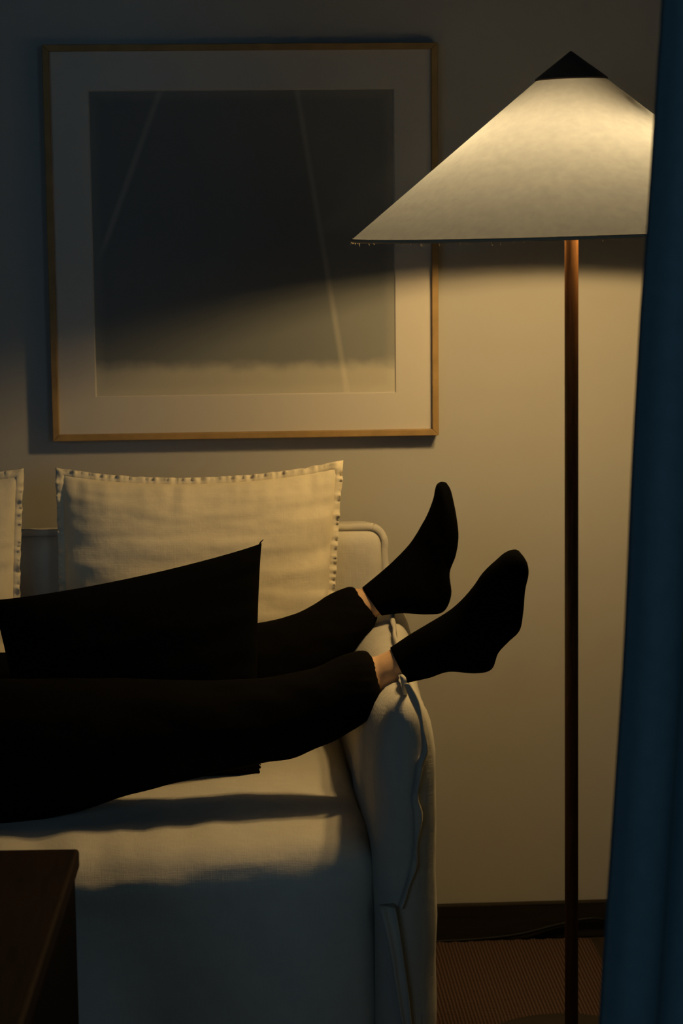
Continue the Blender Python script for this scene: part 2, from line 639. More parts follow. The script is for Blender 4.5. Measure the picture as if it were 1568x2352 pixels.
nt.links.new(rp.outputs[0], b.inputs['Base Color'])
obj('artwork', [(0, 0, 0), (AW, 0, 0), (AW, 0, AH), (0, 0, AH), (0, .002, 0), (AW, .002, 0), (AW, .002, AH), (0, .002, AH)],
    [(0, 1, 2, 3), (4, 5, 6, 7), (0, 1, 5, 4), (1, 2, 6, 5), (2, 3, 7, 6), (3, 0, 4, 7)], m, None, False, V((ax0, -.0185, az0)))
par(bpy.data.objects['artwork'], pic)
MB().box((FX0 + rw - .001, -.026, FZ0 + rw - .001), (FX1 - rw + .001, -.0245, FZ1 - rw + .001)).build('glazing', M['glass'], pic, smooth=False)
MB().box((FX0 + rw, -.0165, FZ0 + rw), (FX1 - rw, -.004, FZ1 - rw)).build('backing_board', M['base'], pic, smooth=False)

# ------------------------------------------------------------------ floor lamp
LY = -0.62
lb = atY(1312, 2402, LY)
LX = lb.x
lx_top = atY(1312, 120, LY).x
zr = atY(1156, 536, LY).z
lamp = empty('floor_lamp', (LX, LY, 0.009))
tag(lamp, 'tall floor lamp with wide conical paper shade on a thin wooden pole', 'lamp')
tl = Matrix.Rotation(math.atan2(lx_top - LX, 1.6), 4, 'Y')
MB().lathe([(0.02, 0.0), (0.158, 0.0), (0.161, 0.004), (0.161, 0.012), (0.158, 0.016), (0.05, 0.020), (0.018, 0.026)], (LX, LY, 0.009), 72).build('base', M['lampbase'], lamp)
MB().lathe([(0.0108, 0.0), (0.0108, 1.53), (0.009, 1.55)], (LX, LY, 0.03), 32, tilt=tl.to_3x3()).build('pole', M['pole'], lamp)
# shade geometry: rim level zr, apex near 1.63
capz = atY(1312, 178, LY).z - 0.002
apex = atY(1312, 117, LY).z
CX = lx_top
st = Matrix.Rotation(math.radians(-1.3), 3, 'Y')
RIM, CAPR = 0.345, 0.055
hh = capz - zr
sh = MB()
prof = []
for k in range(41):
    t = k / 40
    prof.append((RIM + (CAPR - 0.003 - RIM) * t, hh * t))
prof = [(p[0], p[1] - hh) for p in prof]
sh.lathe(prof, (CX, LY, capz), 128, cap=False, tilt=st)
shade = sh.build('lamp_shade', M['shade'], lamp)
# rolled lower hem
hm = MB()
for k in range(128):
    pass
ring = [V((RIM * math.cos(a), RIM * math.sin(a), -hh - 0.001)) for a in [2 * math.pi * i / 128 for i in range(129)]]
hm.tube([st @ p + V((CX, LY, capz)) for p in ring], 0.0028, 8, 1)
hm.build('hem', M['thread'], shade)
# loose paper fibres along the hem
fb = MB()
for k in range(170):
    a = random.uniform(0, 2 * math.pi)
    p = V((RIM * math.cos(a), RIM * math.sin(a), -hh - 0.003))
    q = p + V((random.uniform(-.003, .003), random.uniform(-.003, .003), -random.uniform(.001, .006)))
    fb.tube([st @ p + V((CX, LY, capz)), st @ ((p + q) / 2 + V((random.uniform(-.001, .001), 0, 0))) + V((CX, LY, capz)), st @ q + V((CX, LY, capz))], 0.0003, 4, 1)
fo = fb.build('frayed_fibres', M['thread'], shade)
fo['kind'] = 'stuff'
MB().lathe([(CAPR - .0015, -0.002), (CAPR + 0.0012, -0.002), (CAPR + .0005, 0.001), (0.0035, apex - capz - 0.002), (0.0006, apex - capz)], (CX, LY, capz), 64, cap=True, tilt=st).build('cap', M['cap'], lamp)
# two bulbs hanging from short sockets on either side of the pole
area = 4 * math.pi * 0.024 ** 2
BULB_EM.inputs[1].default_value = BULB_POWER / 2 / (math.pi * area)
for bx_, by_ in ((0.056, -0.036), (-0.045, 0.024)):
    BP = V((CX + bx_, LY + by_, 1.462))
    MB().tube([(CX, LY, 1.525), (CX + bx_ * .5, LY + by_ * .5, 1.528), (BP.x, BP.y, 1.522)], 0.005, 10).build('bulb_arm', M['brass'], lamp)
    MB().lathe([(0.012, .044), (0.015, .048), (0.015, .066), (0.008, .070)], BP, 24).build('socket', M['brass'], lamp)
    bl_ = MB().lathe([(0.002, -.029), (0.010, -.0275), (0.018, -.023), (0.025, -.014), (0.028, -.004), (0.0279, .002), (0.0276, .005)], BP, 32).build('bulb', M['bulb'], lamp)
    MB().lathe([(0.0277, .005), (0.0256, .014), (0.021, .025), (0.015, .036), (0.012, .045)], BP, 32).build('bulb_body', M['rail'], bl_)
# cord from the base to the wall foot
cp = [(LX + .03, LY - .01, .033), (LX + .09, LY - .03, .032), (LX + .165, LY - .02, .022), (LX + .24, LY + .04, .013), (LX + .30, LY + .25, .004), (LX + .27, -.10, .004), (0.76, -.024, .022), (0.70, -.021, .040), (0.63, -.021, .030), (0.54, -.024, .012), (0.40, -.026, .005), (0.1, -.026, .005)]
MB().tube(cp, 0.0035, 8, 8).build('power_cord', M['cord'], lamp)

# ------------------------------------------------------------------ sofa
sofa = empty('sofa', (-0.6, -0.5, 0))
tag(sofa, 'off-white slipcovered linen sofa standing against the wall', 'sofa')
SZ = 0.470
SX0, SX1, SYF = -1.45, 0.221, -0.918


def seatfn(p):
    q = p.copy()
    top = max(0, min(1, (p.z - 0.35) / 0.1))
    # soft hollows and creases of a sat-on cushion
    q.z += top * (0.006 * nz3(p, 5, 3) + 0.004 * nz3((p.x * 2.2, p.y, p.z), 8, 9))
    # creases near the front edge toward the left
    lf = max(0.0, min(1.0, (-0.02 - p.x) / 0.15))
    fe = math.exp(-((p.y + 0.84) / 0.10) ** 2)
    q.z += top * fe * (0.0025 + 0.005 * lf) * nz3((p.x, p.y * .3, 0), 24, 5)
    # the front hangs with broad shallow drape
    fr_ = max(0, min(1, (-0.83 - p.y) / 0.08)) * (1 - top)
    q.y -= fr_ * (0.010 * nz3((p.x, 0, p.z * .6), 4, 7) + 0.004 * nz3((p.x * 1.4 + p.z, 0, p.z * 1.3), 12, 2)) + fr_ * 0.10 * max(0, 0.40 - p.z)
    t_ = max(0.0, (-0.77 - p.y) / 0.15)
    q.z -= 0.010 * t_ * t_ * top
    q.y -= 0.004 * fe * nz3((p.x * 1.5 + p.z * 3, 0, p.z * 6 - p.x), 7, 12)
    # the worn left half of the front edge rolls lower and further out, with slanting pulls in the cloth
    rl = max(0.0, min(1.0, (0.10 - p.x) / 0.30))
    rl = rl * rl * (3 - 2 * rl)
    edge_ = math.exp(-((p.y + 0.915) / 0.05) ** 2) * math.exp(-((p.z - 0.445) / 0.06) ** 2)
    pull = nz3((p.x * .8 + p.z * 1.6, 0, p.z * 3.2 - p.x * .5), 11, 21) + .5 * nz3((p.x * 1.6, 0, p.z * 5 - p.x), 16, 25)
    q.y -= edge_ * (0.014 * rl + 0.004 * pull)
    q.z -= edge_ * (0.010 * rl - 0.003 * pull)
    # side edge bulges into the arm at the top of the cushion
    e = max(0, min(1, (p.x - 0.1) / 0.12))
    q.x += e * (-0.012 * max(0, min(1, (p.y + 0.75) / 0.6)) + 0.003 * nz3(p, 11, 4))
    return q


MB().rbox((SX0, SYF, 0.012), (SX1, -0.10, SZ), 0.048, (90, 40, 26), seatfn).build('seat', M['sofa'], sofa)


def backfn(p):
    q = p.copy()
    q.y += 0.006 * nz3(p, 6, 1) + 0.003 * nz3(p, 17, 6)
    q.z += 0.004 * nz3((p.x, 0, 0), 5, 2) * max(0, (p.z - .5) / .3)
    return q


BXR = atY(893, 1300, -.17).x
BZ = atY(840, 1206, -.17).z
bk = MB().rbox((SX0, -0.170, 0.10), (BXR - .010, -0.035, BZ - .009), 0.028, (60, 6, 40), backfn).build('backrest', M['sofa'], sofa)


def flange(pts, wd_, nrm, thick=0.0022, amp=0.002, freq=30, sub=6, out_dirs=None, seed=0):
    """a flat stitched flange standing off a seam: strip along pts, wd_ wide"""
    pts = [V(p) for p in pts]
    P = []
    for i in range(len(pts) - 1):
        p0, p1, p2, p3 = pts[max(i - 1, 0)], pts[i], pts[i + 1], pts[min(i + 2, len(pts) - 1)]
        for k in range(sub):
            t = k / sub
            P.append(0.5 * ((2 * p1) + (p2 - p0) * t + (2 * p0 - 5 * p1 + 4 * p2 - p3) * t * t + (3 * p1 - p0 - 3 * p2 + p3) * t ** 3))
    P.append(pts[-1])
    vs, fs = [], []
    n = V(nrm).normalized()
    for i, p in enumerate(P):
        t = (P[min(i + 1, len(P) - 1)] - P[max(i - 1, 0)]).normalized()
        o = t.cross(n).normalized()
        w1 = n * amp * nz3(p, freq, seed + 3)
        w2 = n * amp * 2.2 * nz3(p, freq, seed + 8)
        ww = wd_ * (1 + 0.18 * nz3(p, freq * .8, seed + 1))
        for q in (p + n * thick, p - n * thick, p + o * ww * .5 - n * thick * .8 + w1, p + o * ww - n * thick * .7 + w2, p + o * ww + n * thick * .7 + w2, p + o * ww * .5 + n * thick * .8 + w1):
            vs.append(q)
    K = 6
    for i in range(len(P) - 1):
        for k in range(K):
            fs.append((i * K + k, i * K + (k + 1) % K, (i + 1) * K + (k + 1) % K, (i + 1) * K + k))
    fs.append(tuple(range(K)))
    fs.append(tuple((len(P) - 1) * K + i for i in range(K)))
    return vs, fs


# back flange: along the top, round the corner, down the right end
cr = 0.024
fx, fz = BXR - .012, BZ - .012
path = [(SX0 + .05 + (fx - cr - SX0 - .05) * i / 40, -.153, fz) for i in range(41)]
path += [(fx - cr + cr * math.sin(a), -.153, fz - cr + cr * math.cos(a)) for a in [math.pi / 2 * k / 6 for k in range(1, 7)]]
path += [(fx, -.153, fz - cr - .42 * k / 12) for k in range(1, 13)]
vs, fs = flange(path, 0.0125, (0, 1, 0), 0.0028, 0.0025, 60, 4)
# offset sits outward of the path
MB().add(vs, fs).build('flanged_seam', M['sofa'], bk)


def make_arm(mirror=False):
    n = 44
    rings = []
    for i in range(n + 1):
        t = i / n
        Y = -0.035 + (-0.958 + 0.035) * t
        # front rounds over in the last few centimetres
        e = max(0.0, (-(Y) - 0.90) / 0.058)
        sh_ = 1 - math.sqrt(max(0.0, 1 - min(e, 1) ** 2))
        xi = 0.205 + 0.012 * t + 0.030 * sh_
        xo = 0.346 - 0.040 * t - 0.026 * sh_
        xr = 0.310 - 0.050 * t
        u = (Y + 0.60) / 0.30
        zt = 0.690 + 0.014 * t - 0.040 * math.exp(-u * u * 1.2) - 0.030 * sh_
        if Y > -0.15:
            zt -= 0.02 * (Y + 0.15) / 0.12
        ha = 0.115
        ring_ = []
        for k in range(15):
            z = 0.02 + (zt - ha - 0.02) * k / 15
            ring_.append(V((xi, Y, z)))
        for k in range(17):
            a = math.pi * k / 16
            ca, sa = math.cos(a), math.sin(a)
            x = xr - (xr - xi) * ca if ca > 0 else xr - (xo - xr) * ca
            ring_.append(V((x, Y, zt - ha + ha * (abs(sa) ** 0.85))))
        for k in range(15):
            z = (zt - ha) + (0.02 - (zt - ha)) * (k + 1) / 15
            ring_.append(V((xo, Y, z)))
        rings.append(ring_)
    K = len(rings[0])
    vs = [p for r_ in rings for p in r_]
    q = []
    for p in vs:
        d = 0.0025 * nz3(p, 9, 2) + 0.0016 * nz3((p.x, p.y, p.z * 1.5), 22, 6)
        side_ = 1 if p.x > 0.27 else -1
        fr_ = max(0, (-p.y - 0.8) / 0.15)
        q.append(p + V((side_ * d, -d * 2.0 * fr_, d if p.z > .5 else 0)))
    vs = q
    fs = []
    for i in range(n):
        for k in range(K - 1):
            fs.append((i * K + k, i * K + k + 1, (i + 1) * K + k + 1, (i + 1) * K + k))
        fs.append((i * K + K - 1, i * K, (i + 1) * K, (i + 1) * K + K - 1))
    fs.append(tuple(range(K)))
    fs.append(tuple(n * K + i for i in range(K)))
    # ridge line for the seam
    ridge = [rings[i][15 + 8] for i in range(0, n - 1, 2)]
    if mirror:
        mx_ = -1.24
        vs = [V((mx_ - p.x, p.y, p.z)) for p in vs]
        ridge = [V((mx_ - p.x, p.y, p.z)) for p in ridge]
    a_ = MB().add(vs, fs).build('arm', M['sofa'], sofa)
    return a_, ridge


arm, ridge = make_arm()
YW = -0.958
front = [atY(x, y, YW) for x, y in ((930, 1570), (941, 1600), (954, 1628), (965, 1655), (969, 1690), (970, 1722), (960, 1748), (953, 1790), (947, 1830), (952, 1870), (951, 1930), (945, 1990), (930, 2040), (916, 2082))]
sm = MB()
vs, fs = flange([p + V((0, 0, .001)) for p in ridge] + [front[0] + V((0, .012, .001))], 0.011, (1, 0, .15), 0.0035, 0.003, 20, 4)
sm.add(vs, fs)
vs, fs = flange(front, 0.010, (1, .55, 0), 0.0022, 0.004, 22, 5, seed=4)
sm.add(vs, fs)
sm.build('welted_seam', M['sofa'], arm)
arm2, ridge2 = make_arm(True)
vs, fs = flange([p + V((0, 0, .001)) for p in ridge2], 0.011, (1, 0, .15), 0.0035, 0.003, 20, 4)
MB().add(vs, fs).build('welted_seam', M['sofa'], arm2)
# corner pleat of the slipcover below the seat cushion
pl = MB()
pa = [atY(x, y, -0.972) for x, y in ((873, 2088), (886, 2140), (898, 2200), (908, 2270), (922, 2352), (935, 2440), (945, 2540), (950, 2640))]
pb = [atY(x, y, -0.970) for x, y in ((908, 2084), (918, 2140), (928, 2210), (938, 2280), (945, 2352), (952, 2440), (957, 2540), (960, 2640))]
vs, fs = [], []
for i in range(len(pa)):
    w_ = pb[i] - pa[i]
    for k, dy in ((0, -.004), (.12, -.007), (.3, -.001), (.55, .003), (.8, -.001), (.93, -.007), (1, -.004), (1, .02), (0, .02)):
        vs.append(pa[i] + w_ * k + V((0, dy, 0)))
K = 9
for i in range(len(pa) - 1):
    for k in range(K):
        fs.append((i * K + k, i * K + (k + 1) % K, (i + 1) * K + (k + 1) % K, (i + 1) * K + k))
fs += [tuple(range(K)), tuple((len(pa) - 1) * K + i for i in range(K))]
pl.add(vs, fs).build('corner_pleat', M['sofa'], sofa)
for x, y in ((-1.38, -.88), (-1.38, -.12), (.17, -.88), (.17, -.12)):
    MB().lathe([(.02, 0.009), (.025, .035)], (x, y, 0), 20).build('foot', M['base'], sofa)


# ------------------------------------------------------------------ cushions
def pillow(name, A, B, C, D, T, m, wr=0.004, sag=(0.02, 0.012, 0.02, 0.012), seed=0, N=70, fl=0.0, flamp=0.004, ends=(0, 0, 0, 0)):
    """A top-left, B top-right, C bottom-right, D bottom-left; T full thickness; sag: top, right, bottom, left edges curve inward"""
    A, B, C, D = V(A), V(B), V(C), V(D)
    nrm = (B - A).cross(D - A).normalized()        # towards the front
    if nrm.y > 0:
        nrm = -nrm

    def base(u, v):
        p = A * (1 - u) * (1 - v) + B * u * (1 - v) + C * u * v + D * (1 - u) * v
        ex, ey = (B - A + C - D) * .5, (D - A + C - B) * .5
        bu, bv = 4 * u * (1 - u), 4 * v * (1 - v)
        bu, bv = bu ** .8, bv ** .8
        p = p + ey.normalized() * (sag[0] * bu * (1 - v) ** 2 - sag[2] * bu * v ** 2)
        p = p + ex.normalized() * (sag[3] * bv * (1 - u) ** 2 - sag[1] * bv * u ** 2)
        return p

    def wrinkle(u, v):
        du, dv = min(u, 1 - u), min(v, 1 - v)
        w = 0.0
        # gathers running in from the stitched edges, longer soft folds towards the middle
        w += math.exp(-dv / .06) * nz3((u, 0, round(v)), 26, seed) * 1.3 + math.exp(-dv / .16) * nz3((u + v * .2, 0, round(v)), 9, seed + 3) * 1.2
        w += math.exp(-du / .06) * nz3((0, v, round(u)), 26, seed + 4) * 1.5 + math.exp(-du / .18) * nz3((0, v + u * .15, round(u)), 10, seed + 7) * 1.6
        w += 1.3 * nz3((u * .9, v * 1.1, 0), 3.6, seed + 2) + .9 * nz3((u * .5, v * 1.8, 0), 7, seed + 6) + .3 * nz3((u * .6, v * 2.2, 0), 15, seed + 9)
        return w * wr

    vs, fs = [], []
    for side in (1, -1):
        for j in range(N + 1):
            for i in range(N + 1):
                # denser towards the edges
                u = .5 - .5 * math.cos(math.pi * i / N)
                v = .5 - .5 * math.cos(math.pi * j / N)
                k = (max(0, 1 - abs(2 * u - 1) ** 2.6) * max(0, 1 - abs(2 * v - 1) ** 2.6)) ** .55
                edge_ = min(1, k * 3)
                vs.append(base(u, v) + nrm * side * (T / 2 * k + wrinkle(u, v) * edge_ * (1 if side > 0 else .5)))
    o2 = (N + 1) ** 2
    for s_ in (0, o2):
        for j in range(N):
            for i in range(N):
                a = s_ + j * (N + 1) + i
                fs.append((a, a + 1, a + N + 2, a + N + 1))
    me_o = MB().add(vs, fs)
    o = obj(name, me_o.v, me_o.f, m)
    bm = bmesh.new()
    bm.from_mesh(o.data)
    bmesh.ops.remove_doubles(bm, verts=bm.verts, dist=1e-6)
    bmesh.ops.recalc_face_normals(bm, faces=bm.faces)
    bm.to_mesh(o.data)
    bm.free()
    if fl:
        ring_ = []
        n2 = 150
        for (f0, f1) in (((0, 0), (1, 0)), ((1, 0), (1, 1)), ((1, 1), (0, 1)), ((0, 1), (0, 0))):
            for k in range(n2):
                t = k / n2
                ring_.append((f0[0] + (f1[0] - f0[0]) * t, f0[1] + (f1[1] - f0[1]) * t))
        ctr = (A + B + C + D) / 4
        L = len(ring_)
        vs, fs = [], []
        ex, ey = (B - A).normalized(), (A - D).normalized()
        for i, (u, v) in enumerate(ring_):
            p = base(u, v)
            # outward direction, blended at the corners
            o_ = V((0, 0, 0))
            cw = .03
            if v < cw:
                o_ += ey * (1 - v / cw)
            if v > 1 - cw:
                o_ -= ey * (1 - (1 - v) / cw)
            if u < cw:
                o_ -= ex * (1 - u / cw)
            if u > 1 - cw:
                o_ += ex * (1 - (1 - u) / cw)
            s_ = i * .7
            f = fl * (1 + .16 * nz3((s_, 0, 0), .35, seed + 11))
            a1 = flamp * (nz3((s_, 2, 0), .52, seed) + .5 * nz3((s_, 5, 0), 1.1, seed))
            th = .0013
            for q in (p - o_ * .004 + nrm * th * 2, p + o_ * f * .35 + nrm * (th * 2.2 + a1 * .2), p + o_ * f * .6 + nrm * (th + a1 * .6), p + o_ * f + nrm * (th + a1), p + o_ * f + nrm * (-th + a1), p + o_ * f * .5 - nrm * (th * 1.5 - a1 * .5), p - o_ * .004 - nrm * th * 2):
                vs.append(q)
        K = 7
        for i in range(L):
            j = (i + 1) % L
            for k in range(K):
                fs.append((i * K + k, i * K + (k + 1) % K, j * K + (k + 1) % K, j * K + k))
        obj('ruffled_edge', vs, fs, m, o)
    return o


cTL, cTR = atY(142, 1088, -.215), atY(774, 1072, -.215)
cBR, cBL = V((cTR.x - .028, -.285, .475)), V((cTL.x - .002, -.285, .475))
cush = pillow('linen_cushion', cTL, cTR, cBR, cBL, 0.13, M['linen'], 0.0052, (0.024, 0.006, .01, 0.004), 3, 110, 0.0115, 0.013)
tag(cush, 'whole cream linen cushion with ruffled edges leaning on the sofa back', 'cushion', 'cream linen cushions')
dTR = atY(40, 1090, -.235)
dBR = V((dTR.x - .012, -.285, .475))
cush2 = pillow('linen_cushion', dTR + V((-.50, 0, 0)), dTR, dBR, dBR + V((-.49, 0, 0)), 0.13, M['linen'], 0.0048, (0.022, 0.006, .01, 0.006), 8, 100, 0.0115, 0.014)
tag(cush2, 'cream linen cushion cut off by the left border of the photo', 'cushion', 'cream linen cushions')

# black cushion standing between the legs
kTL, kTR = atY(-18, 1378, -.53), atY(601, 1250, -.53)
kBR, kBL = atY(596, 1777, -.508), atY(70, 1792, -.53)
kTR = kTR + V((0, 0, .002))
blk = pillow('black_cushion', kTL, kTR, kBR, kBL, 0.11, M['black'], 0.003, (0.012, 0.006, -.004, 0.004), 14, 60)
tag(blk, 'plain black cushion propped upright between the legs of the lying person', 'cushion')
th_ = MB()
th_.tube([kTR + V((-.004, 0, -.004)), kTR + V((-.002, 0, .001)), kTR + V((.003, 0, .006))], [0.002, .0012, .0003], 6, 3)
th_.build('loose_thread', M['black'], blk)
tf = MB()
for k in range(40):
    p = V(kBR) + V((-.006 + random.uniform(-.002, .001), random.uniform(-.004, .004), random.uniform(.0, .026)))
    tf.tube([p, p + V((.004, -.001, .0)), p + V((random.uniform(.005, .008), random.uniform(-.003, .003), random.uniform(-.004, .003)))], 0.0008, 5, 2)
tfo = tf.build('frayed_corner', M['black'], blk)
tfo['kind'] = 'stuff'


# ------------------------------------------------------------------ the person lying on the sofa
def pairs(lst):
    """(upper px, lower px, Y, half width across) -> loft sections"""
    secs = []
    for (u, l, Y, w) in lst:
        Yu = Yl = Y
        a, c = atY(*u, Yu), atY(*l, Yl)
        ax_ = (a - c) * .5
        secs.append(((a + c) * .5, ax_, V((0, w, 0))))
    return secs


def scaled(secs, k):
    return [(c, a * k, b2 * k) for c, a, b2 in secs]


far_sock = [((832, 1350), (877, 1413), -.300, .034), ((880, 1310), (922, 1408), -.302, .034), ((912, 1280), (978, 1411), -.304, .034),
            ((938, 1252), (1018, 1405), -.306, .031), ((955, 1228), (1036, 1366), -.308, .033), ((967, 1208), (1032, 1316), -.310, .037),
            ((979, 1187), (1046, 1275), -.313, .041), ((989, 1164), (1052, 1232), -.316, .044), ((996, 1143), (1048, 1190), -.318, .043),
            ((999, 1126), (1041, 1152), -.320, .037), ((1003, 1114), (1034, 1124), -.320, .027), ((1010, 1108), (1025, 1109), -.320, .012)]
near_sock = [((896, 1489), (934, 1567), -.680, .035), ((937, 1461), (985, 1556), -.684, .035), ((980, 1435), (1030, 1542), -.688, .036),
             ((1030, 1404), (1090, 1546), -.694, .034), ((1062, 1376), (1128, 1537), -.700, .033), ((1088, 1346), (1143, 1500), -.708, .036),
             ((1106, 1320), (1166, 1474), -.716, .041), ((1122, 1303), (1192, 1447), -.724, .045), ((1139, 1288), (1200, 1405), -.732, .046),
             ((1155, 1274), (1204, 1356), -.740, .043), ((1170, 1266), (1212, 1318), -.746, .037), ((1184, 1263), (1210, 1294), -.750, .026),
             ((1192, 1266), (1202, 1278), -.751, .010)]
FS, NS = pairs(far_sock), pairs(near_sock)

near_leg = [((852, 1503), (879, 1604), -.680, .044), ((846, 1496), (871, 1622), -.681, .050), ((826, 1495), (846, 1648), -.683, .056), ((790, 1506), (800, 1683), -.686, .060), ((720, 1532), (735, 1714), -.690, .063), ((650, 1550), (665, 1742), -.695, .066),
            ((590, 1560), (597, 1752), -.700, .070), ((450, 1565), (445, 1786), -.705, .076), ((300, 1560), (310, 1818), -.708, .082), ((120, 1560), (130, 1868), -.715, .090),
            ((-100, 1560), (-100, 1905), -.70, .095), ((-350, 1560), (-350, 1915), -.66, .098)]
far_leg = [((812, 1349), (868, 1419), -.300, .042), ((804, 1347), (856, 1438), -.302, .047), ((790, 1352), (842, 1458), -.306, .052), ((740, 1376), (795, 1515), -.320, .058), ((680, 1408), (735, 1570), -.338, .062), ((600, 1430), (640, 1610), -.355, .064),
           ((450, 1450), (450, 1655), -.375, .068), ((250, 1480), (250, 1700), -.39, .075), ((0, 1500), (0, 1740), -.41, .080), ((-300, 1500), (-300, 1790), -.43, .09)]
NL, FL = pairs(near_leg), pairs(far_leg)


def ruffle(p):
    """gathered folds close to the elastic cuffs, looser folds further up"""
    g = math.exp(-((p.x - 0.235) / 0.05) ** 2)
    ang = math.atan2(p.z - .67, p.y + (.68 if p.y < -.5 else .30))
    return 0.0007 * g * math.sin(ang * 23 + 3 * nz3(p, 20)) + (1 - .8 * g) * 0.0035 * nz3(p, 11, 2) + 0.0025 * nz3((p.x * .6, p.y, p.z * 1.5), 30, 5)


hipN, hipF = NL[-1][0], FL[-1][0]
pelvis = V(((hipN.x + hipF.x) / 2 - .02, (hipN.y + hipF.y) / 2, .565))
person = empty('person', (pelvis.x, pelvis.y, SZ))
tag(person, 'person in black trousers and socks lying on the sofa, ankles on its arm', 'person')
# trousers
tm = MB()
tm.loft(NL, 36, 4)
tm.loft(FL, 36, 4)
tm.ball(pelvis, (.17, .185, .105), 32, 16)
tm.loft([(pelvis + V((.05, 0, 0)), V((0, .185, 0)), V((0, 0, .10))), (pelvis + V((-.10, 0, 0)), V((0, .175, 0)), V((0, 0, .095))), (pelvis + V((-.2, 0, .0)), V((0, .155, 0)), V((0, 0, .09)))], 32, 4)
to = tm.build('trousers', M['trouser'])
remesh(to, 0.0065, 4, ruffle)
par(to, person)
# socks
for sec in (FS, NS):
    so = MB().loft(sec, 36, 5).build('sock', M['sock'])
    par(so, person)
# body: legs and feet inside the clothes, torso, arms, hands and head beyond the frame: one skin
bd = MB()


def leg_skin(sock, leg, knee_i):
    cuff = sock[0]
    k1 = 0.93
    secs = [(c, a * k1, b2 * k1) for c, a, b2 in reversed(sock)]
    # bare ankle between sock and trouser cuff
    c0, c1 = sock[0][0], leg[0][0]
    d = (c1 - c0)
    secs.append((c0 + d * .5, sock[0][1] * .93, sock[0][2] * .93))
    secs.append((c1, leg[0][1].normalized() * .031, V((0, .031, 0))))
    for i, (c, a, b2) in enumerate(leg[1:]):
        r_ = min(.036 + .0065 * i, .072)
        secs.append((c, a.normalized() * min(r_, a.length * .8), V((0, min(r_, b2.length * .8), 0))))
    return secs


bd.loft(leg_skin(FS, FL, 5), 28, 3)
bd.loft(leg_skin(NS, NL, 5), 28, 3)
PX, PY = pelvis.x, pelvis.y
tor = [(pelvis + V((.06, 0, -.005)), V((0, .150, 0)), V((0, 0, .080))), (pelvis + V((-.1, 0, 0)), V((0, .145, 0)), V((0, 0, .085))), (pelvis + V((-.24, 0, .004)), V((0, .130, 0)), V((0, 0, .085))),
       (pelvis + V((-.36, 0, .012)), V((0, .155, 0)), V((0, 0, .098))), (pelvis + V((-.46, 0, .018)), V((0, .165, 0)), V((0, 0, .09))), (pelvis + V((-.52, 0, .022)), V((0, .10, 0)), V((0, 0, .06))), (pelvis + V((-.56, 0, .028)), V((0, .052, 0)), V((0, 0, .052))), (pelvis + V((-.62, 0, .045)), V((0, .052, 0)), V((0, 0, .055)))]
bd.loft(tor, 28, 4)
hc = pelvis + V((-.70, 0, .075))                   # head, face up, crown towards the far arm
bd.ball(hc, (.105, .074, .088), 28, 18)
bd.ball(hc + V((.055, 0, .045)), (.05, .05, .045), 20, 12)      # jaw and chin
bd.tube([hc + V((-.012, 0, .083)), hc + V((.008, 0, .098)), hc + V((.026, 0, .105)), hc + V((.032, 0, .088))], [.008, .011, .015, .010], 12)
for s_ in (-1, 1):
    bd.ball(hc + V((.0, s_ * .030, .077)), (.010, .014, .009), 14, 8)
    bd.ball(hc + V((.008, s_ * .077, -.004)), (.028, .009, .018), 14, 8)
    bd.ball(hc + V((-.018, s_ * .028, .079)), (.007, .020, .007), 14, 8)
bd.ball(hc + V((.053, 0, .087)), (.005, .022, .008), 14, 8)
bd.ball(hc + V((.063, 0, .086)), (.006, .019, .008), 14, 8)
sleeves = []


def arm_skin(side, elbow, wrist, hdir, palm_n):
    sh_ = pelvis + V((-.45, side * .165, .02))
    pts = [sh_, sh_.lerp(elbow, .5), elbow, elbow.lerp(wrist, .5), wrist]
    bd.tube(pts, [.048, .043, .037, .035, .025], 18)
    sleeves.append(pts)
    h = V(hdir).normalized()
    n = V(palm_n).normalized()
    w = h.cross(n).normalized()
    pc = wrist + h * .05
    bd.loft([(wrist, w * .026, n * .017), (wrist + h * .04, w * .037, n * .015), (wrist + h * .085, w * .040, n * .012)], 20, 4)
    for i, (L, off) in enumerate(((.068, -.030), (.078, -.010), (.073, .010), (.056, .030))):
        b0 = wrist + h * .075 + w * off
        bd.tube([b0, b0 + h * L * .45 - n * .004, b0 + h * L * .8 - n * .016, b0 + h * L * .97 - n * .030], [.0088, .0083, .0076, .0062], 10)
    b0 = wrist + h * .022 - w * .028
    bd.tube([b0, b0 + h * .022 - w * .024, b0 + h * .048 - w * .033 - n * .008, b0 + h * .066 - w * .031 - n * .016], [.013, .0115, .0095, .007], 10)


eN, wN = pelvis + V((-.20, -.215, .035)), pelvis + V((.025, -.085, .135))
eF, wF = pelvis + V((-.22, .205, .06)), pelvis + V((-.02, .10, .145))
arm_skin(-1, eN, wN, (.75, .55, -.12), (0.1, -.0, 1))
arm_skin(1, eF, wF, (.6, -.75, -.1), (0.1, 0, 1))
body = bd.build('body', M['skin'])
remesh(body, 0.0045, 3)
par(body, person)
# sweater
sw = MB()
sw.loft([(c, a * 1.12, b2 * 1.14) for c, a, b2 in tor[1:7]], 32, 4)
for pts in sleeves:
    sw.tube(pts[:4] + [pts[3].lerp(pts[4], .75)], [.066, .058, .052, .047, .038], 20)
swo = sw.build('sweater', M['trouser'])
remesh(swo, 0.007, 4, lambda p: .004 * nz3(p, 14, 3))
par(swo, person)
# hair
hr = MB()
hr.ball(hc + V((-.022, 0, -.014)), (.098, .083, .090), 28, 16)
hr.ball(hc + V((-.05, 0, -.03)), (.09, .085, .07), 28, 16)
ho = hr.build('hair', M['hair'])
remesh(ho, 0.006, 3, lambda p: .004 * nz3((p.x * .4, p.y * 2, p.z), 40, 1))
par(ho, person)

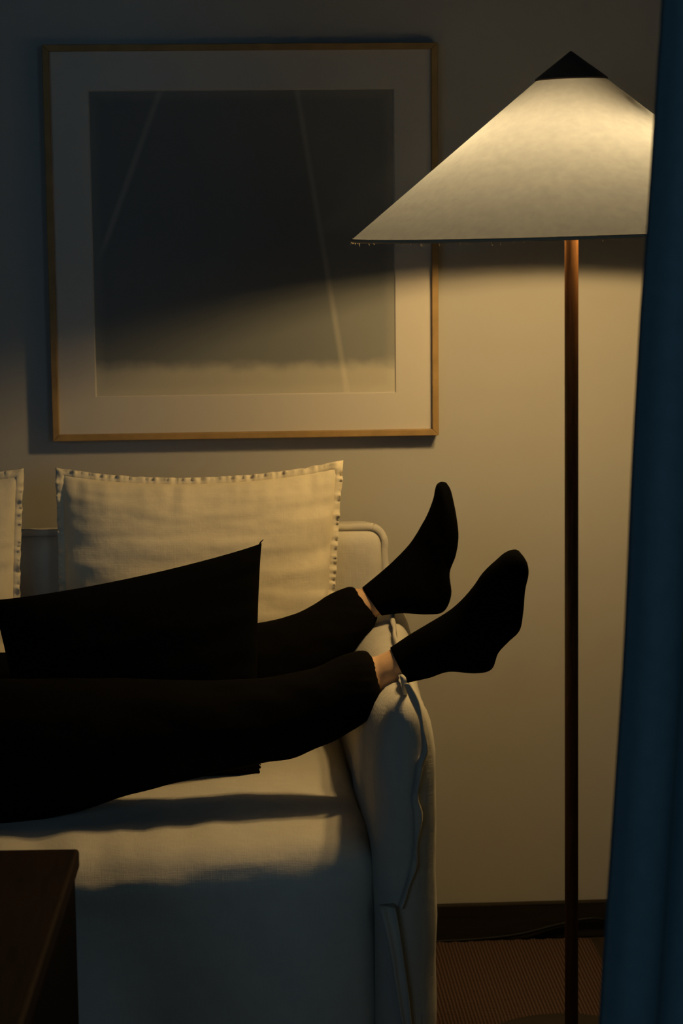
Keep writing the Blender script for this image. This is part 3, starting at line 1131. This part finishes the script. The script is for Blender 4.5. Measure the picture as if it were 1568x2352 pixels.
# ------------------------------------------------------------------ coffee table, lower left
TZ = 0.55
tc1 = atZ(182, 1948, TZ)
tc2 = atZ(53, 2346, TZ)
txr = tc1.x
tyb = tc1.y
ang = math.atan2(tc2.x - tc1.x, -(tc2.y - tc1.y))
table = empty('coffee_table', (txr - .45, tyb - .35, 0.009))
tag(table, 'dark reddish-brown wooden coffee table in front of the sofa', 'table')
TW, TD = 0.62, 0.65
tops = MB().box((-TW, -TD, TZ - .028), (0, 0, TZ))
RZ = Matrix.Rotation(ang * -1.0, 3, 'Z')


def place_t(mb_):
    mb_.v = [RZ @ v + V((txr, tyb, 0)) for v in mb_.v]
    return mb_


RZ = Matrix.Rotation(-ang, 3, 'Z') if False else Matrix.Rotation(math.atan2(tc2.x - tc1.x, tc1.y - tc2.y), 3, 'Z')
bevel(place_t(tops).build('tabletop', M['table'], table, smooth=False), 0.005, 3)
for lo, hi in (((-.03, -TD + .012, .009), (-.006, -.008, TZ - .028)), ((-TW + .006, -TD + .012, .009), (-TW + .03, -.008, TZ - .028))):
    bevel(place_t(MB().box(lo, hi)).build('side_panel', M['tablepanel'], table, smooth=False), 0.002)
bevel(place_t(MB().box((-TW + .03, -TD + .03, .14), (-.03, -.03, .165))).build('shelf', M['tablepanel'], table, smooth=False), 0.002)

# ------------------------------------------------------------------ curtain at the right, close to the camera
CY = -1.75
epx = [(1533, -40), (1525, 90), (1513, 270), (1496, 520), (1481, 700), (1462, 1050), (1441, 1500), (1422, 1800), (1402, 2100), (1386, 2352)]
ep = [atY(x, y, CY) for x, y in epx]
z_top, z_bot = 2.545, 0.02


def edge_x(z):
    if z >= ep[0].z:
        return ep[0].x + (z - ep[0].z) * (ep[0].x - ep[2].x) / (ep[0].z - ep[2].z)
    for i in range(len(ep) - 1):
        if ep[i].z >= z >= ep[i + 1].z:
            t = (z - ep[i + 1].z) / (ep[i].z - ep[i + 1].z)
            return ep[i + 1].x + (ep[i].x - ep[i + 1].x) * t
    return ep[-1].x + (z - ep[-1].z) * (ep[-2].x - ep[-1].x) / (ep[-2].z - ep[-1].z)


NXc, NZc = 150, 60
vs, fs = [], []
for j in range(NZc + 1):
    z = z_bot + (z_top - z_bot) * j / NZc
    for i in range(NXc + 1):
        s_ = i / NXc
        # a full panel gathered in deep folds
        x = edge_x(z) + s_ * 0.62
        ph = s_ * 2 * math.pi * 5.0
        amp = 0.030 * (.8 + .2 * math.sin(s_ * 9 + 1))
        y = CY + .02 - amp * math.sin(ph) + .006 * nz3((s_ * 3, z, 0), 3, 4)
        vs.append((x - .006 * math.sin(ph * 2) * min(1, s_ * 12), y, z))
for j in range(NZc):
    for i in range(NXc):
        a = j * (NXc + 1) + i
        fs.append((a, a + 1, a + NXc + 2, a + NXc + 1))
ct = obj('curtain', vs, fs, M['curtain'])
sd = ct.modifiers.new('thick', 'SOLIDIFY')
sd.thickness = 0.002
tag(ct, 'deep blue floor-length curtain hanging at the right border', 'curtain')
tr_ = MB().box((edge_x(2.5) - .05, CY - .01, 2.545), (XR - .1, CY + .06, 2.6)).build('curtain_track', M['rail'], None, smooth=False)
par(tr_, ct)
